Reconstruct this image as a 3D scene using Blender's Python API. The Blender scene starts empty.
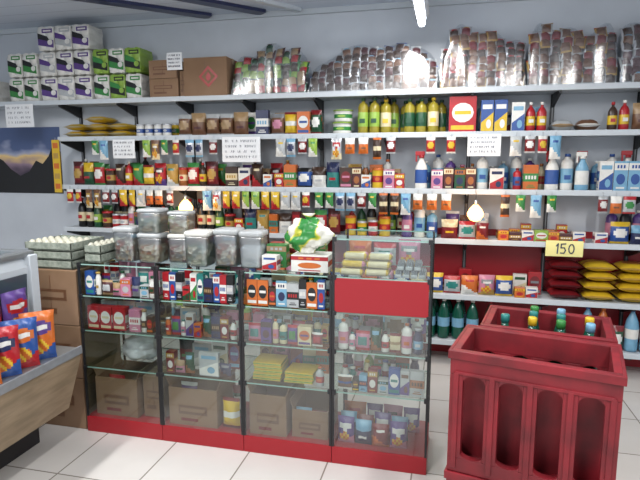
import bpy, bmesh, math, random
from mathutils import Vector, Matrix, noise
R = random.Random(11)
scene = bpy.context.scene
COL = scene.collection
scene.view_settings.view_transform = 'Standard'

# ------------------------------------------------------------------ materials
def lin(h):
    h = h.lstrip('#'); o = []
    for i in (0, 2, 4):
        c = int(h[i:i+2], 16)/255
        o.append(c/12.92 if c <= .04045 else ((c+.055)/1.055)**2.4)
    return (*o, 1)
PAL = dict(red='#a82028', darkred='#741a20', crate='#9c1420', white='#dedcd6', cream='#d4c6a2', yellow='#d2ae2a', orange='#c46628',
    green='#35803e', darkgreen='#1c4a30', lime='#8aac46', blue='#2a4e90', navy='#222a50', sky='#74a4c0', purple='#573c80',
    pink='#bf7a92', brown='#6c4a34', tan='#a08460', black='#1a1a1c', grey='#7d8084', lightgrey='#b0b3b4', silver='#b4b6ba',
    gold='#ae8c44', teal='#2a7a75', oil='#a59634', cardboard='#8a6a4a', maroon='#4a1e22', choco='#3d2a20', amber='#9a5c2c')
MC = {}
def nodes(m):
    m.use_nodes = True
    return m.node_tree.nodes, m.node_tree.links, m.node_tree.nodes['Principled BSDF']
def M(k):
    if k in MC: return MC[k]
    m = bpy.data.materials.new(k); n, l, b = nodes(m)
    b.inputs['Base Color'].default_value = lin(PAL.get(k, '#888888'))
    b.inputs['Roughness'].default_value = .32
    if k == 'silver': b.inputs['Metallic'].default_value = .5; b.inputs['Roughness'].default_value = .35
    if k == 'oil':
        b.inputs['Transmission Weight'].default_value = .35; b.inputs['Roughness'].default_value = .12
    if k not in ('silver', 'oil'):
        t = n.new('ShaderNodeTexNoise'); t.inputs['Scale'].default_value = 30
        mx = n.new('ShaderNodeMix'); mx.data_type = 'RGBA'; mx.blend_type = 'MULTIPLY'
        mx.inputs[6].default_value = lin(PAL.get(k, '#888888'))
        tc = n.new('ShaderNodeTexCoord'); l.new(tc.outputs['Object'], t.inputs['Vector'])
        l.new(t.outputs['Fac'], mx.inputs[7]); l.new(mx.outputs[2], b.inputs['Base Color'])
        mx.inputs[0].default_value = .3
    MC[k] = m; return m
def simple(name, hexc, rough=.5, metal=0., trans=0.):
    m = bpy.data.materials.new(name); n, l, b = nodes(m)
    b.inputs['Base Color'].default_value = lin(hexc); b.inputs['Roughness'].default_value = rough
    b.inputs['Metallic'].default_value = metal; b.inputs['Transmission Weight'].default_value = trans
    MC[name] = m; return m
def noisy(name, h1, h2, scale=6, rough=.6, stretch=(1, 1, 1), bump=0., detail=4, extra=None):
    m = bpy.data.materials.new(name); n, l, b = nodes(m)
    tc = n.new('ShaderNodeTexCoord'); mp = n.new('ShaderNodeMapping'); mp.inputs['Scale'].default_value = stretch
    t = n.new('ShaderNodeTexNoise'); t.inputs['Scale'].default_value = scale; t.inputs['Detail'].default_value = detail
    r = n.new('ShaderNodeValToRGB'); r.color_ramp.elements[0].position = .35; r.color_ramp.elements[1].position = .65
    r.color_ramp.elements[0].color = lin(h1); r.color_ramp.elements[1].color = lin(h2)
    if extra:
        for p, c in extra: q = r.color_ramp.elements.new(p); q.color = lin(c)
    l.new(tc.outputs['Object'], mp.inputs[0]); l.new(mp.outputs[0], t.inputs['Vector'])
    l.new(t.outputs['Fac'], r.inputs[0]); l.new(r.outputs[0], b.inputs['Base Color'])
    b.inputs['Roughness'].default_value = rough
    if bump:
        bp = n.new('ShaderNodeBump'); bp.inputs['Strength'].default_value = bump
        l.new(t.outputs['Fac'], bp.inputs['Height']); l.new(bp.outputs[0], b.inputs['Normal'])
    MC[name] = m; return m
def cells(name, hexes, scale, rough=.35):
    m = bpy.data.materials.new(name); n, l, b = nodes(m)
    tc = n.new('ShaderNodeTexCoord'); v = n.new('ShaderNodeTexVoronoi'); v.inputs['Scale'].default_value = scale
    r = n.new('ShaderNodeValToRGB'); r.color_ramp.interpolation = 'CONSTANT'; cr = r.color_ramp
    cr.elements[0].color = lin(hexes[0]); cr.elements[1].position = .2+.6/len(hexes); cr.elements[1].color = lin(hexes[1])
    for i, h in enumerate(hexes[2:]): q = cr.elements.new(.2+.6*(i+2)/len(hexes)); q.color = lin(h)
    l.new(tc.outputs['Object'], v.inputs['Vector']); l.new(v.outputs['Color'], r.inputs[0]); l.new(r.outputs[0], b.inputs['Base Color'])
    bp = n.new('ShaderNodeBump'); bp.inputs['Strength'].default_value = .8; bp.inputs['Distance'].default_value = .02
    l.new(v.outputs['Distance'], bp.inputs['Height']); l.new(bp.outputs[0], b.inputs['Normal'])
    b.inputs['Roughness'].default_value = rough; MC[name] = m
def glassy(name, hexc, fac=.12, rough=.05, bump=0., scale=30, gcol='#ffffff'):
    m = bpy.data.materials.new(name); m.use_nodes = True
    n = m.node_tree.nodes; l = m.node_tree.links; n.clear()
    o = n.new('ShaderNodeOutputMaterial'); mx = n.new('ShaderNodeMixShader')
    t = n.new('ShaderNodeBsdfTransparent'); t.inputs[0].default_value = lin(hexc)
    g = n.new('ShaderNodeBsdfGlossy'); g.inputs['Roughness'].default_value = rough; g.inputs[0].default_value = lin(gcol)
    mx.inputs[0].default_value = fac
    l.new(t.outputs[0], mx.inputs[1]); l.new(g.outputs[0], mx.inputs[2]); l.new(mx.outputs[0], o.inputs[0])
    if bump:
        tc = n.new('ShaderNodeTexCoord')
        tn = n.new('ShaderNodeTexNoise'); tn.inputs['Scale'].default_value = scale; tn.inputs['Distortion'].default_value = 1.5
        l.new(tc.outputs['Object'], tn.inputs['Vector'])
        bp = n.new('ShaderNodeBump'); bp.inputs['Strength'].default_value = bump
        l.new(tn.outputs['Fac'], bp.inputs['Height']); l.new(bp.outputs[0], g.inputs['Normal'])
    MC[name] = m; return m
def emis(name, hexc, s):
    m = bpy.data.materials.new(name); m.use_nodes = True; n, l, b = nodes(m)
    b.inputs['Emission Color'].default_value = lin(hexc); b.inputs['Emission Strength'].default_value = s
    b.inputs['Base Color'].default_value = lin(hexc); MC[name] = m; return m

simple('blackmetal', '#1c1c1f', .45); simple('shelfwhite', '#b6bcc1', .45); simple('steel', '#a0a4a7', .35, .8)
simple('freezerwhite', '#b4babf', .35); simple('paper', '#dadbdc', .8); simple('ink', '#3a4258', .7)
simple('glassedge', '#8fb0a6', .2); simple('pricecard', '#e2d890', .6); simple('egg', '#a9a797', .5)
simple('pegred', '#94141f', .42); simple('petgreen', '#0f5040', .12, 0, .15); simple('darkglass', '#3a444c', .08)
simple('darkcore', '#2c241e', .6)
noisy('cardboardn', '#735840', '#836750', 3, .85); noisy('woodtrim', '#75654f', '#8c7a62', 5, .6, (1, 1, 5))
noisy('crateplastic', '#580a13', '#7e121e', 7, .55, (1, 1, 1), .12); noisy('eggtray', '#6f766c', '#90968a', 40, .9, (1, 1, 1), .3)
cells('filling', ['#8a7048', '#b8ab88', '#96603c', '#c0b8a4'], 45); cells('filling_red', ['#6e4a42', '#b09878', '#85837e', '#90584a', '#bdb6a8'], 50); cells('filling_green', ['#5a6a50', '#a8a48c', '#b8b2a0', '#6e8078'], 50)
noisy('bagprint', '#2a7a36', '#d8d7cf', 9, .3, (1, 1, 1), .5, 1, [(.43, '#2f8038'), (.46, '#c8c238'), (.49, '#d6d4c8')])
noisy('whitebag', '#a5a8ac', '#cfd1d4', 12, .35, (1, 1, 1), .6)
glassy('glass', '#e2eeea', .07, .02); glassy('frontglass', '#e2e9e7', .12, .08, .03, 3); glassy('jarplastic', '#d6dcdd', .26, .3); glassy('film', '#f4f6f8', .12, .22, 1.0, 26)
glassy('freezerglass', '#cfdde0', .3, .03)
emis('tubelight', '#f4f8ff', 16); emis('glareglow', '#ffb870', 5)  # second emitter stands in for warm glare patches

def floor_mat():
    m = bpy.data.materials.new('floor_tiles'); n, l, b = nodes(m)
    tc = n.new('ShaderNodeTexCoord'); mp = n.new('ShaderNodeMapping'); mp.inputs['Location'].default_value = (.12, .07, 0)
    br = n.new('ShaderNodeTexBrick'); br.offset = 0; br.inputs['Scale'].default_value = 1
    br.inputs['Brick Width'].default_value = .42; br.inputs['Row Height'].default_value = .42
    br.inputs['Mortar Size'].default_value = .004; br.inputs['Color1'].default_value = lin('#c6c1bc'); br.inputs['Color2'].default_value = lin('#cecac6')
    br.inputs['Mortar'].default_value = lin('#857e76')
    ns = n.new('ShaderNodeTexNoise'); ns.inputs['Scale'].default_value = 3; ns.inputs['Detail'].default_value = 6
    mx = n.new('ShaderNodeMix'); mx.data_type = 'RGBA'; mx.blend_type = 'MULTIPLY'; mx.inputs[0].default_value = .2
    l.new(tc.outputs['Object'], mp.inputs[0]); l.new(mp.outputs[0], br.inputs['Vector']); l.new(tc.outputs['Object'], ns.inputs['Vector'])
    l.new(br.outputs['Color'], mx.inputs[6]); l.new(ns.outputs['Fac'], mx.inputs[7]); l.new(mx.outputs[2], b.inputs['Base Color'])
    b.inputs['Roughness'].default_value = .2; MC['floor'] = m
floor_mat()
def plank_mat(name, c1, c2, w, rough=.4):
    m = bpy.data.materials.new(name); n, l, b = nodes(m)
    tc = n.new('ShaderNodeTexCoord')
    br = n.new('ShaderNodeTexBrick'); br.offset = 0; br.inputs['Scale'].default_value = 1
    br.inputs['Brick Width'].default_value = 30; br.inputs['Row Height'].default_value = w
    br.inputs['Mortar Size'].default_value = .004; br.inputs['Color1'].default_value = lin(c1); br.inputs['Color2'].default_value = lin(c1)
    br.inputs['Mortar'].default_value = lin(c2)
    l.new(tc.outputs['Object'], br.inputs['Vector']); l.new(br.outputs['Color'], b.inputs['Base Color'])
    b.inputs['Roughness'].default_value = rough; MC[name] = m
plank_mat('ceilingpvc', '#c0c9d6', '#98a2b2', .2)
noisy('wallpaint', '#b6bbc2', '#c3c8ce', 2, .7)

# ------------------------------------------------------------------ mesh builder
class MB:
    def __init__(s): s.v = []; s.f = []; s.m = []; s.s = []; s.mats = []
    def mi(s, k):
        if k not in s.mats: s.mats.append(k)
        return s.mats.index(k)
    def add(s, vs, fs, mat, smooth=False):
        o = len(s.v); s.v += [tuple(v) for v in vs]
        for i, f in enumerate(fs):
            s.f.append([j+o for j in f]); s.m.append(s.mi(mat[i] if isinstance(mat, list) else mat)); s.s.append(smooth)
        return s
    def box(s, x0, x1, y0, y1, z0, z1, mat, bev=0.):
        c = [(x, y, z) for z in (z0, z1) for y in (y0, y1) for x in (x0, x1)]
        f = [(0, 2, 3, 1), (4, 5, 7, 6), (0, 1, 5, 4), (2, 6, 7, 3), (0, 4, 6, 2), (1, 3, 7, 5)]
        if bev:
            bm = bmesh.new(); vs = [bm.verts.new(p) for p in c]
            for q in f: bm.faces.new([vs[i] for i in q])
            bmesh.ops.bevel(bm, geom=bm.edges[:], offset=bev, segments=2, profile=.6, affect='EDGES')
            bm.verts.index_update()
            c = [v.co[:] for v in bm.verts]; f = [[v.index for v in q.verts] for q in bm.faces]; bm.free()
        return s.add(c, f, mat)
    def lathe(s, prof, seg=14, cx=0, cy=0, sy=1., mats='white', smooth=True, sq=0.):
        vs = []; fs = []; ms = []
        for r, z in prof:
            for i in range(seg):
                a = 2*math.pi*i/seg; ca, sa = math.cos(a), math.sin(a)
                k = 1 if not sq else (abs(ca)**sq+abs(sa)**sq)**(-1/sq)
                vs.append((cx+r*k*ca, cy+r*k*sa*sy, z))
        for k in range(len(prof)-1):
            for i in range(seg):
                j = (i+1) % seg; fs.append((k*seg+i, k*seg+j, (k+1)*seg+j, (k+1)*seg+i)); ms.append(mats if isinstance(mats, str) else mats[k])
        fs.append(list(range(seg))[::-1]); ms.append(ms[0]); n = (len(prof)-1)*seg
        fs.append([n+i for i in range(seg)]); ms.append(ms[-2])
        return s.add(vs, fs, ms, smooth)
    def prism(s, poly, y0, y1, mat):
        n = len(poly); vs = [(x, y0, z) for x, z in poly]+[(x, y1, z) for x, z in poly]
        fs = [list(range(n)), list(range(n, 2*n))[::-1]]+[(i, i+n, (i+1) % n+n, (i+1) % n) for i in range(n)]
        return s.add(vs, fs, mat)
    def ell(s, cx, cz, rx, rz, y, mat, n=14):
        return s.add([(cx+rx*math.cos(-2*math.pi*i/n), y, cz+rz*math.sin(-2*math.pi*i/n)) for i in range(n)][::-1], [list(range(n))], mat)
    def rect(s, x0, x1, z0, z1, y, mat): return s.add([(x0, y, z0), (x1, y, z0), (x1, y, z1), (x0, y, z1)], [(0, 1, 2, 3)], mat)
    def tube(s, pts, r, mat, seg=8):
        for a, b in zip(pts[:-1], pts[1:]):
            a = Vector(a); b = Vector(b); d = (b-a).normalized(); q = d.to_track_quat('Z', 'Y'); vs = []
            for p in (a, b):
                for i in range(seg): vs.append((p+q @ Vector((r*math.cos(2*math.pi*i/seg), r*math.sin(2*math.pi*i/seg), 0)))[:])
            s.add(vs, [(i, (i+1) % seg, (i+1) % seg+seg, i+seg) for i in range(seg)]+[list(range(seg))[::-1], list(range(seg, 2*seg))], mat, True)
        return s
    def pillow(s, w, h, d, fn, nx=8, nz=10, z0=0, wr=0.004):
        vs = []; fs = []; ms = []; W = nx+1
        for side in (-1, 1):
            for j in range(nz+1):
                t = j/nz; pt = max(0, 1-abs(2*t-1)**3)**.6 if 0 < j < nz else 0
                if j in (1, nz-1): pt *= .45
                for i in range(W):
                    u = i/nx; pu = max(0, 1-abs(2*u-1)**2.6)**.6 if 0 < i < nx else 0
                    ww = w*(1-.05*pt)
                    y = side*d/2*pu*pt + wr*pu*math.sin(13*u+9*t+side)*(pt)
                    vs.append(((u-.5)*ww, y, z0+t*h))
        n = W*(nz+1)
        for sd in (0, 1):
            for j in range(nz):
                for i in range(nx):
                    a = sd*n+j*W+i; q = (a, a+1, a+W+1, a+W)
                    fs.append(q if sd == 0 else q[::-1]); ms.append(fn((i+.5)/nx, (j+.5)/nz))
        return s.add(vs, fs, ms, True)
    def xf(s, m): s.v = [tuple(m @ Vector(v)) for v in s.v]; return s
    def mesh(s, name):
        me = bpy.data.meshes.new(name); me.from_pydata(s.v, [], s.f)
        for k in s.mats: me.materials.append(MC[k] if k in MC else M(k))
        me.polygons.foreach_set('material_index', s.m); me.polygons.foreach_set('use_smooth', s.s); me.update()
        return me

def ob(name, me, loc=(0, 0, 0), rot=(0, 0, 0), parent=None, label=None, cat=None, group=None, kind=None):
    o = bpy.data.objects.new(name, me); COL.objects.link(o)
    o.location = loc; o.rotation_euler = rot
    if parent: o.parent = parent
    if label: o['label'] = label
    if cat: o['category'] = cat
    if group: o['group'] = group
    if kind: o['kind'] = kind
    return o
def part(name, mb, parent, loc=(0, 0, 0), rot=(0, 0, 0), label=None):
    me = mb.mesh(name) if isinstance(mb, MB) else mb
    return ob(name, me, loc, rot, parent, label)

# ------------------------------------------------------------------ room
def struct(name, mb): return ob(name, mb.mesh(name), kind='structure')
XL, XR, YB, ZC, YF = -4.7, 2.6, 4.2, 2.68, -1.2
struct('floor', MB().box(XL, XR, YF, YB+.1, -.1, 0, 'floor'))
struct('ceiling', MB().box(XL, XR, YF, YB+.1, ZC, ZC+.08, 'ceilingpvc'))
struct('wall_back', MB().box(XL, XR, YB, YB+.1, 0, ZC, 'wallpaint'))
struct('wall_left', MB().box(XL-.1, XL, YF, YB+.1, 0, ZC, 'wallpaint'))
struct('wall_right', MB().box(XR, XR+.1, YF, YB+.1, 0, ZC, 'wallpaint'))
struct('trim_1', MB().box(XL, XR, YB-.03, YB, ZC-.04, ZC, 'shelfwhite'))
struct('trim_3', MB().box(-1.3, XR-.001, YB-.006, YB-.0005, 0.001, 1.0, 'pegred'))
mb = MB()
for i, (xa, ya, xb, yb) in enumerate([(-2.3, 3.2, -1.45, 4.15), (-1.95, 3.1, -1.15, 4.15), (-2.75, 3.35, -1.9, 4.15)]):
    d = Vector((xb-xa, yb-ya, 0)).normalized(); p = Vector((-d.y, d.x, 0))*(.05 if i != 1 else .025)
    a = Vector((xa, ya, ZC-.025)); b = Vector((xb, yb, ZC-.025)); up = Vector((0, 0, .025))
    mb.add([a-p, b-p, b+p, a+p, a-p+up, b-p+up, b+p+up, a+p+up], [(3, 2, 1, 0), (4, 5, 6, 7), (0, 1, 5, 4), (1, 2, 6, 5), (2, 3, 7, 6), (3, 0, 4, 7)], 'navy' if i != 1 else 'shelfwhite')
struct('trim_2', mb)

# ------------------------------------------------------------------ wall shelving
YS = 3.9
def wall_shelf(x0, x1, z, label, brackets):
    e = ob('wall_shelf', None, ((x0+x1)/2, YB, z), label=label, cat='shelf', group='long wall shelves'); cx = (x0+x1)/2
    part('board', MB().box(x0-cx, x1-cx, YS+.012-YB, -.007, -.025, 0, 'shelfwhite'), e)
    part('edge_strip', MB().box(x0-cx, x1-cx, YS-YB, YS+.012-YB, -.032, .006, 'shelfwhite', .003), e, label='white front price strip')
    for bx in brackets:
        m = MB().prism([(0, 0), (.26, 0), (.26, -.02), (.02, -.09), (0, -.09)], -.008, .008, 'blackmetal')
        m.xf(Matrix.Rotation(-math.pi/2, 4, 'Z'))
        part('bracket', m, e, (bx-cx, -.02, -.026), label='black metal bracket')
    return e
UP = [-3.18, -2.63, -2.1, -1.55, -.98, -.45, .15, .72, 1.28, 1.85]
SH = [2.01, 1.71, 1.31, .95, .54, .19]
wall_shelf(-4.6, 2.3, SH[0], 'long grey top shelf on black brackets along the wall', UP)
for z in SH[1:]:
    wall_shelf(-3.2, 2.3, z, 'long grey wall shelf packed with groceries', UP)
for x in UP:
    ob('shelf_upright', MB().box(-.013, .013, -.012, 0, 0, 2.0, 'blackmetal').box(-.004, .004, -.0125, -.012, .02, 1.98, 'grey').mesh('shelf_upright'), (x, YB-.0065, 0),
       label='black slotted metal upright screwed to the wall', cat='shelf support', group='shelf uprights')

# ------------------------------------------------------------------ products
P = {}
def D(key, mb, w, d, h, name, cat, label): P[key] = (mb.mesh(name), w, d, h, name, cat, label)
def art(mb, w, h, y, st, c2, c3, z0=0):
    if st == 0:
        mb.rect(-w/2, w/2, z0+h*.7, z0+h*.93, y, c2); mb.ell(0, z0+h*.4, w*.32, h*.18, y, c3); mb.rect(-w*.3, w*.3, z0+h*.08, z0+h*.14, y, c2)
        for k in range(3): mb.rect(-w*.3+k*w*.22, -w*.3+k*w*.22+w*.14, z0+h*.76, z0+h*.87, y-.0006, c3)
    elif st == 1:
        mb.ell(0, z0+h*.55, w*.4, h*.27, y, c2); mb.rect(-w*.3, w*.3, z0+h*.5, z0+h*.6, y-.0006, c3); mb.rect(-w*.42, w*.42, z0+h*.08, z0+h*.2, y, c3)
    elif st == 2:
        mb.add([(-w*.48, y, z0+h*.04), (w*.48, y, z0+h*.04), (w*.48, y, z0+h*.62), (-w*.48, y, z0+h*.3)], [(0, 1, 2, 3)], c2)
        mb.rect(-w*.38, w*.38, z0+h*.72, z0+h*.86, y, c3); mb.ell(w*.12, z0+h*.26, w*.2, h*.14, y-.0006, c3)
    elif st == 3:
        mb.rect(-w*.5, w*.5, z0+h*.34, z0+h*.66, y, c2)
        for k in range(4): mb.rect(-w*.38+k*w*.2, -w*.38+k*w*.2+w*.13, z0+h*.43, z0+h*.57, y-.0006, c3)
        mb.rect(-w*.3, w*.3, z0+h*.1, z0+h*.14, y, c2); mb.rect(-w*.2, w*.2, z0+h*.18, z0+h*.21, y, c2)
def boxp(key, w, d, h, c1, c2, c3, name, cat, label, st=0):
    mb = MB().box(-w/2, w/2, -d/2, d/2, 0, h, c1, min(w, d, h)*.035)
    art(mb, w, h, -d/2-.0006, st, c2, c3)
    a = MB(); art(a, d, h, -w/2-.0006, 3, c2, c3)
    for s in (1, -1):
        rm = Matrix.Rotation(s*math.pi/2, 4, 'Z'); mb.add([tuple(rm @ Vector(v)) for v in a.v], a.f, [a.mats[i] for i in a.m])
    D(key, mb, w, d, h, name, cat, label)
def bagp(key, w, d, h, c1, c2, c3, name, cat, label, st=0, lie=False, hook=False, res=(8, 10), wr=.004):
    def fn(u, t):
        if st == 0: return c3 if t > .82 or t < .1 else (c2 if ((u-.5)/.34)**2+((t-.5)/.24)**2 < 1 else c1)
        if st == 1: return c2 if t > .6 else (c3 if .3 < t < .42 and .2 < u < .8 else c1)
        if st == 2: return c2 if t+u*.5 < .55 else (c3 if .65 < t < .85 and .2 < u < .8 else c1)
        if st == 4:
            if t > .9: return c1
            if ((u-.5)/.42)**2+((t-.68)/.14)**2 < 1: return c3 if abs(t-.68) > .05 or abs(u-.5) > .3 else 'white'
            if ((u-.45)/.33)**2+((t-.3)/.16)**2 < 1: return 'yellow' if math.sin(u*25+t*30) > 0 else 'orange'
            return c2 if t < .12+.2*u else c1
        return c3 if .42 < t < .58 else (c2 if t > .9 or t < .1 else c1)
    mb = MB().pillow(w, h, d, fn, *res, wr=wr)
    if hook:
        mb.tube([(0, 0, h-.004), (0, 0, h+.022), (0, .014, h+.022)], .0014, 'steel', 5)
    if lie:
        mb.xf(Matrix.Translation((0, -h/2, d/2)) @ Matrix.Rotation(-math.pi/2, 4, 'X')); D(key, mb, w, h, d, name, cat, label)
    else: D(key, mb, w, d, h, name, cat, label)
def bottle(key, r, h, body, cap, lab, name, cat, label, seg=14, neck=.3, sy=1., sh=0):
    if sh == 0: pr = [(r*.85, 0), (r, h*.03), (r, h*.2), (r*1.01, h*.21), (r*1.01, h*.52), (r, h*.53), (r*.96, h*.66), (r*.66, h*.77), (r*neck, h*.84), (r*neck, h*.9), (r*neck*1.25, h*.9), (r*neck*1.25, h*.99), (r*neck*1.1, h)]
    else: pr = [(r*.85, 0), (r, h*.03), (r*.94, h*.14), (r*1.0, h*.2), (r*1.0, h*.6), (r*.93, h*.64), (r*.97, h*.74), (r*.75, h*.83), (r*neck, h*.88), (r*neck, h*.92), (r*neck*1.35, h*.92), (r*neck*1.35, h*.99), (r*neck*1.2, h)]
    ms = [body, body, body, lab, body, body, body, body, body, cap, cap, cap]
    mb = MB().lathe(pr, seg, 0, 0, sy, ms)
    mb.add([( -r*.5, -r*1.03*sy, h*.3), (r*.5, -r*1.03*sy, h*.3), (r*.5, -r*1.03*sy, h*.42), (-r*.5, -r*1.03*sy, h*.42)], [(0, 1, 2, 3)], cap)
    D(key, mb, 2.04*r, 2.08*r*sy, h, name, cat, label)
def canp(key, r, h, c1, c2, top, name, cat, label, lid=1.03):
    pr = [(r*.94, 0), (r, h*.03), (r, h*.3), (r, h*.62), (r, h*.88), (r*lid, h*.9), (r*lid, h*.98), (r*.9, h)]
    mb = MB().lathe(pr, 16, 0, 0, 1, [top, c1, c2, c1, top, top, top]); mb.ell(0, h*.46, r*.45, h*.1, -r*1.01, top, 10)
    D(key, mb, 2*r*lid, 2*r*lid, h, name, cat, label)
def spray(key, r, h, body, trig, lab, name, cat, label):
    pr = [(r*.9, 0), (r, h*.03), (r, h*.15), (r, h*.5), (r*.85, h*.6), (r*.4, h*.74), (r*.33, h*.8), (r*.42, h*.8), (r*.42, h*.86)]
    mb = MB().lathe(pr, 14, 0, 0, .6, [body, body, lab, body, body, body, trig, trig])
    mb.box(-r*1.0, r*.5, -r*.25, r*.25, h*.86, h*.97, trig, .003); mb.box(-r*.95, -r*.7, -r*.12, r*.12, h*.7, h*.87, trig)
    D(key, mb, 2.02*r, 1.3*r, h, name, cat, label)

bagp('pasta', .19, .055, .26, 'yellow', 'tan', 'cream', 'pasta_bag', 'food bag', 'yellow bag of pasta lying flat', 0, True, wr=.001)
bagp('ricebag', .21, .064, .25, 'yellow', 'gold', 'amber', 'flour_bag', 'food bag', 'plump yellow and brown food bag in a pile', 3, True, res=(12, 14), wr=.001)
bagp('ricebag2', .21, .064, .25, 'yellow', 'amber', 'gold', 'flour_bag', 'food bag', 'plump yellow food bag in a pile', 0, True, res=(12, 14), wr=.001)
bagp('redbagl', .21, .064, .25, 'darkred', 'maroon', 'red', 'flour_bag', 'food bag', 'plump dark red food bag in a pile', 3, True, res=(12, 14), wr=.001)
canp('milkcan', .036, .10, 'white', 'blue', 'silver', 'food_can', 'can', 'white and blue tin with silver lid')
canp('corn', .037, .11, 'yellow', 'green', 'silver', 'food_can', 'can', 'yellow and green tin with silver lid')
canp('tomato', .037, .12, 'red', 'white', 'silver', 'food_can', 'can', 'red and white tomato tin')
canp('tub', .07, .09, 'white', 'green', 'lime', 'margarine_tub', 'tub', 'round white and green margarine tub', 1.1)
canp('cocoa', .042, .15, 'yellow', 'red', 'orange', 'cocoa_tin', 'can', 'yellow and red chocolate powder tin')
canp('choco', .045, .14, 'choco', 'gold', 'red', 'coffee_jar', 'jar', 'dark coffee jar with red lid')
canp('jarb', .04, .15, 'amber', 'cream', 'red', 'preserve_jar', 'jar', 'brown preserve jar with red lid')
bagp('bread', .115, .08, .17, 'brown', 'tan', 'lightgrey', 'bread_pack', 'food bag', 'brown bread pack in clear wrap', 0)
bagp('beans', .12, .07, .18, 'brown', 'tan', 'maroon', 'bean_bag', 'food bag', 'brown bag of beans', 1)
boxp('bluebox', .10, .06, .19, 'navy', 'white', 'sky', 'cereal_box', 'box', 'dark blue and white carton', 3)
boxp('cereal1', .10, .05, .17, 'orange', 'white', 'blue', 'cereal_box', 'box', 'orange and blue carton', 1)
boxp('cereal2', .09, .05, .18, 'yellow', 'red', 'white', 'cereal_box', 'box', 'yellow carton with red print', 0)
boxp('cereal3', .095, .05, .15, 'white', 'red', 'navy', 'biscuit_box', 'box', 'white carton with red print', 2)
boxp('cereal4', .085, .05, .18, 'sky', 'white', 'blue', 'biscuit_box', 'box', 'light blue carton', 1)
boxp('redbig', .185, .07, .25, 'red', 'white', 'yellow', 'cereal_box', 'box', 'large red carton with white oval print', 1)
boxp('yelbig', .085, .07, .22, 'blue', 'yellow', 'white', 'cereal_box', 'box', 'blue and yellow carton', 2)
boxp('pinkbox', .08, .05, .14, 'pink', 'white', 'purple', 'soap_box', 'box', 'pink carton with white print', 0)
boxp('brownbox', .10, .06, .16, 'choco', 'cream', 'gold', 'coffee_box', 'box', 'brown and cream coffee carton', 3)
boxp('greenbox', .09, .05, .13, 'green', 'white', 'yellow', 'tea_box', 'box', 'green tea carton', 1)
boxp('redsmall', .07, .05, .11, 'red', 'yellow', 'white', 'seasoning_box', 'box', 'small red seasoning carton', 0)
boxp('milk', .085, .065, .2, 'white', 'blue', 'sky', 'milk_carton', 'carton', 'white and blue milk carton', 2)
boxp('milk2', .085, .065, .2, 'sky', 'white', 'blue', 'milk_carton', 'carton', 'light blue and white milk carton', 0)
boxp('cream', .07, .05, .1, 'white', 'blue', 'orange', 'cream_carton', 'carton', 'small white cream carton', 2)
bottle('oil', .04, .26, 'oil', 'darkgreen', 'lime', 'oil_bottle', 'bottle', 'clear bottle of yellow cooking oil', sh=1)
bottle('oil2', .04, .245, 'oil', 'darkgreen', 'darkgreen', 'oil_bottle', 'bottle', 'cooking oil bottle with green label', sh=1)
bottle('oil3', .04, .25, 'oil', 'yellow', 'cream', 'oil_bottle', 'bottle', 'cooking oil bottle with cream label', sh=1)
bottle('wine', .037, .25, 'black', 'red', 'cream', 'wine_bottle', 'bottle', 'dark glass bottle with cream label')
bottle('ketch', .032, .2, 'red', 'white', 'yellow', 'sauce_bottle', 'bottle', 'red sauce bottle with white cap')
bottle('soy', .03, .19, 'choco', 'red', 'yellow', 'sauce_bottle', 'bottle', 'dark sauce bottle with red cap')
bottle('vin', .035, .22, 'darkgreen', 'white', 'lime', 'vinegar_bottle', 'bottle', 'green vinegar bottle with white cap')
bottle('bleach', .042, .25, 'white', 'blue', 'sky', 'bleach_bottle', 'bottle', 'white cleaner bottle with blue cap', sh=1)
bottle('soft', .04, .22, 'purple', 'white', 'pink', 'softener_bottle', 'bottle', 'purple fabric softener bottle', sh=1)
bottle('softb', .04, .2, 'sky', 'white', 'blue', 'softener_bottle', 'bottle', 'light blue cleaner bottle', sh=1)
bottle('shamp', .028, .16, 'pink', 'white', 'white', 'shampoo_bottle', 'bottle', 'pink shampoo bottle', sy=.7)
bottle('shampw', .026, .15, 'white', 'orange', 'pink', 'lotion_bottle', 'bottle', 'white lotion bottle', sy=.7, sh=1)
bottle('shampg', .026, .14, 'lime', 'white', 'green', 'shampoo_bottle', 'bottle', 'green shampoo bottle', sy=.7)
bottle('shampk', .024, .13, 'navy', 'silver', 'sky', 'deodorant_bottle', 'bottle', 'dark blue deodorant bottle', neck=.7)
bottle('small1', .018, .085, 'teal', 'white', 'white', 'nail_polish_bottle', 'bottle', 'small teal cosmetic bottle', 10, .6)
bottle('small2', .018, .08, 'pink', 'black', 'white', 'nail_polish_bottle', 'bottle', 'small pink cosmetic bottle', 10, .6)
bottle('small3', .02, .09, 'white', 'red', 'sky', 'nail_polish_bottle', 'bottle', 'small white cosmetic bottle', 10, .6)
spray('spray', .045, .28, 'white', 'red', 'blue', 'spray_bottle', 'bottle', 'white spray bottle with red trigger')
spray('spray2', .045, .27, 'sky', 'white', 'white', 'spray_bottle', 'bottle', 'light blue spray bottle with white trigger')
bagp('coffee1', .1, .06, .2, 'darkred', 'gold', 'maroon', 'coffee_bag', 'food bag', 'red and gold coffee bag')
bagp('coffee2', .1, .06, .19, 'darkgreen', 'yellow', 'red', 'coffee_bag', 'food bag', 'dark green and yellow food bag', 1)
bagp('coffee3', .095, .06, .18, 'choco', 'red', 'cream', 'coffee_bag', 'food bag', 'dark brown and red coffee bag', 2)
bagp('coffee4', .1, .06, .17, 'yellow', 'darkred', 'white', 'food_bag', 'food bag', 'yellow and red food bag', 3)
bagp('coffee5', .1, .06, .19, 'red', 'white', 'green', 'food_bag', 'food bag', 'red, white and green food bag', 0)
bagp('coffee6', .095, .06, .18, 'green', 'red', 'yellow', 'food_bag', 'food bag', 'green and red food bag', 2)
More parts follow.
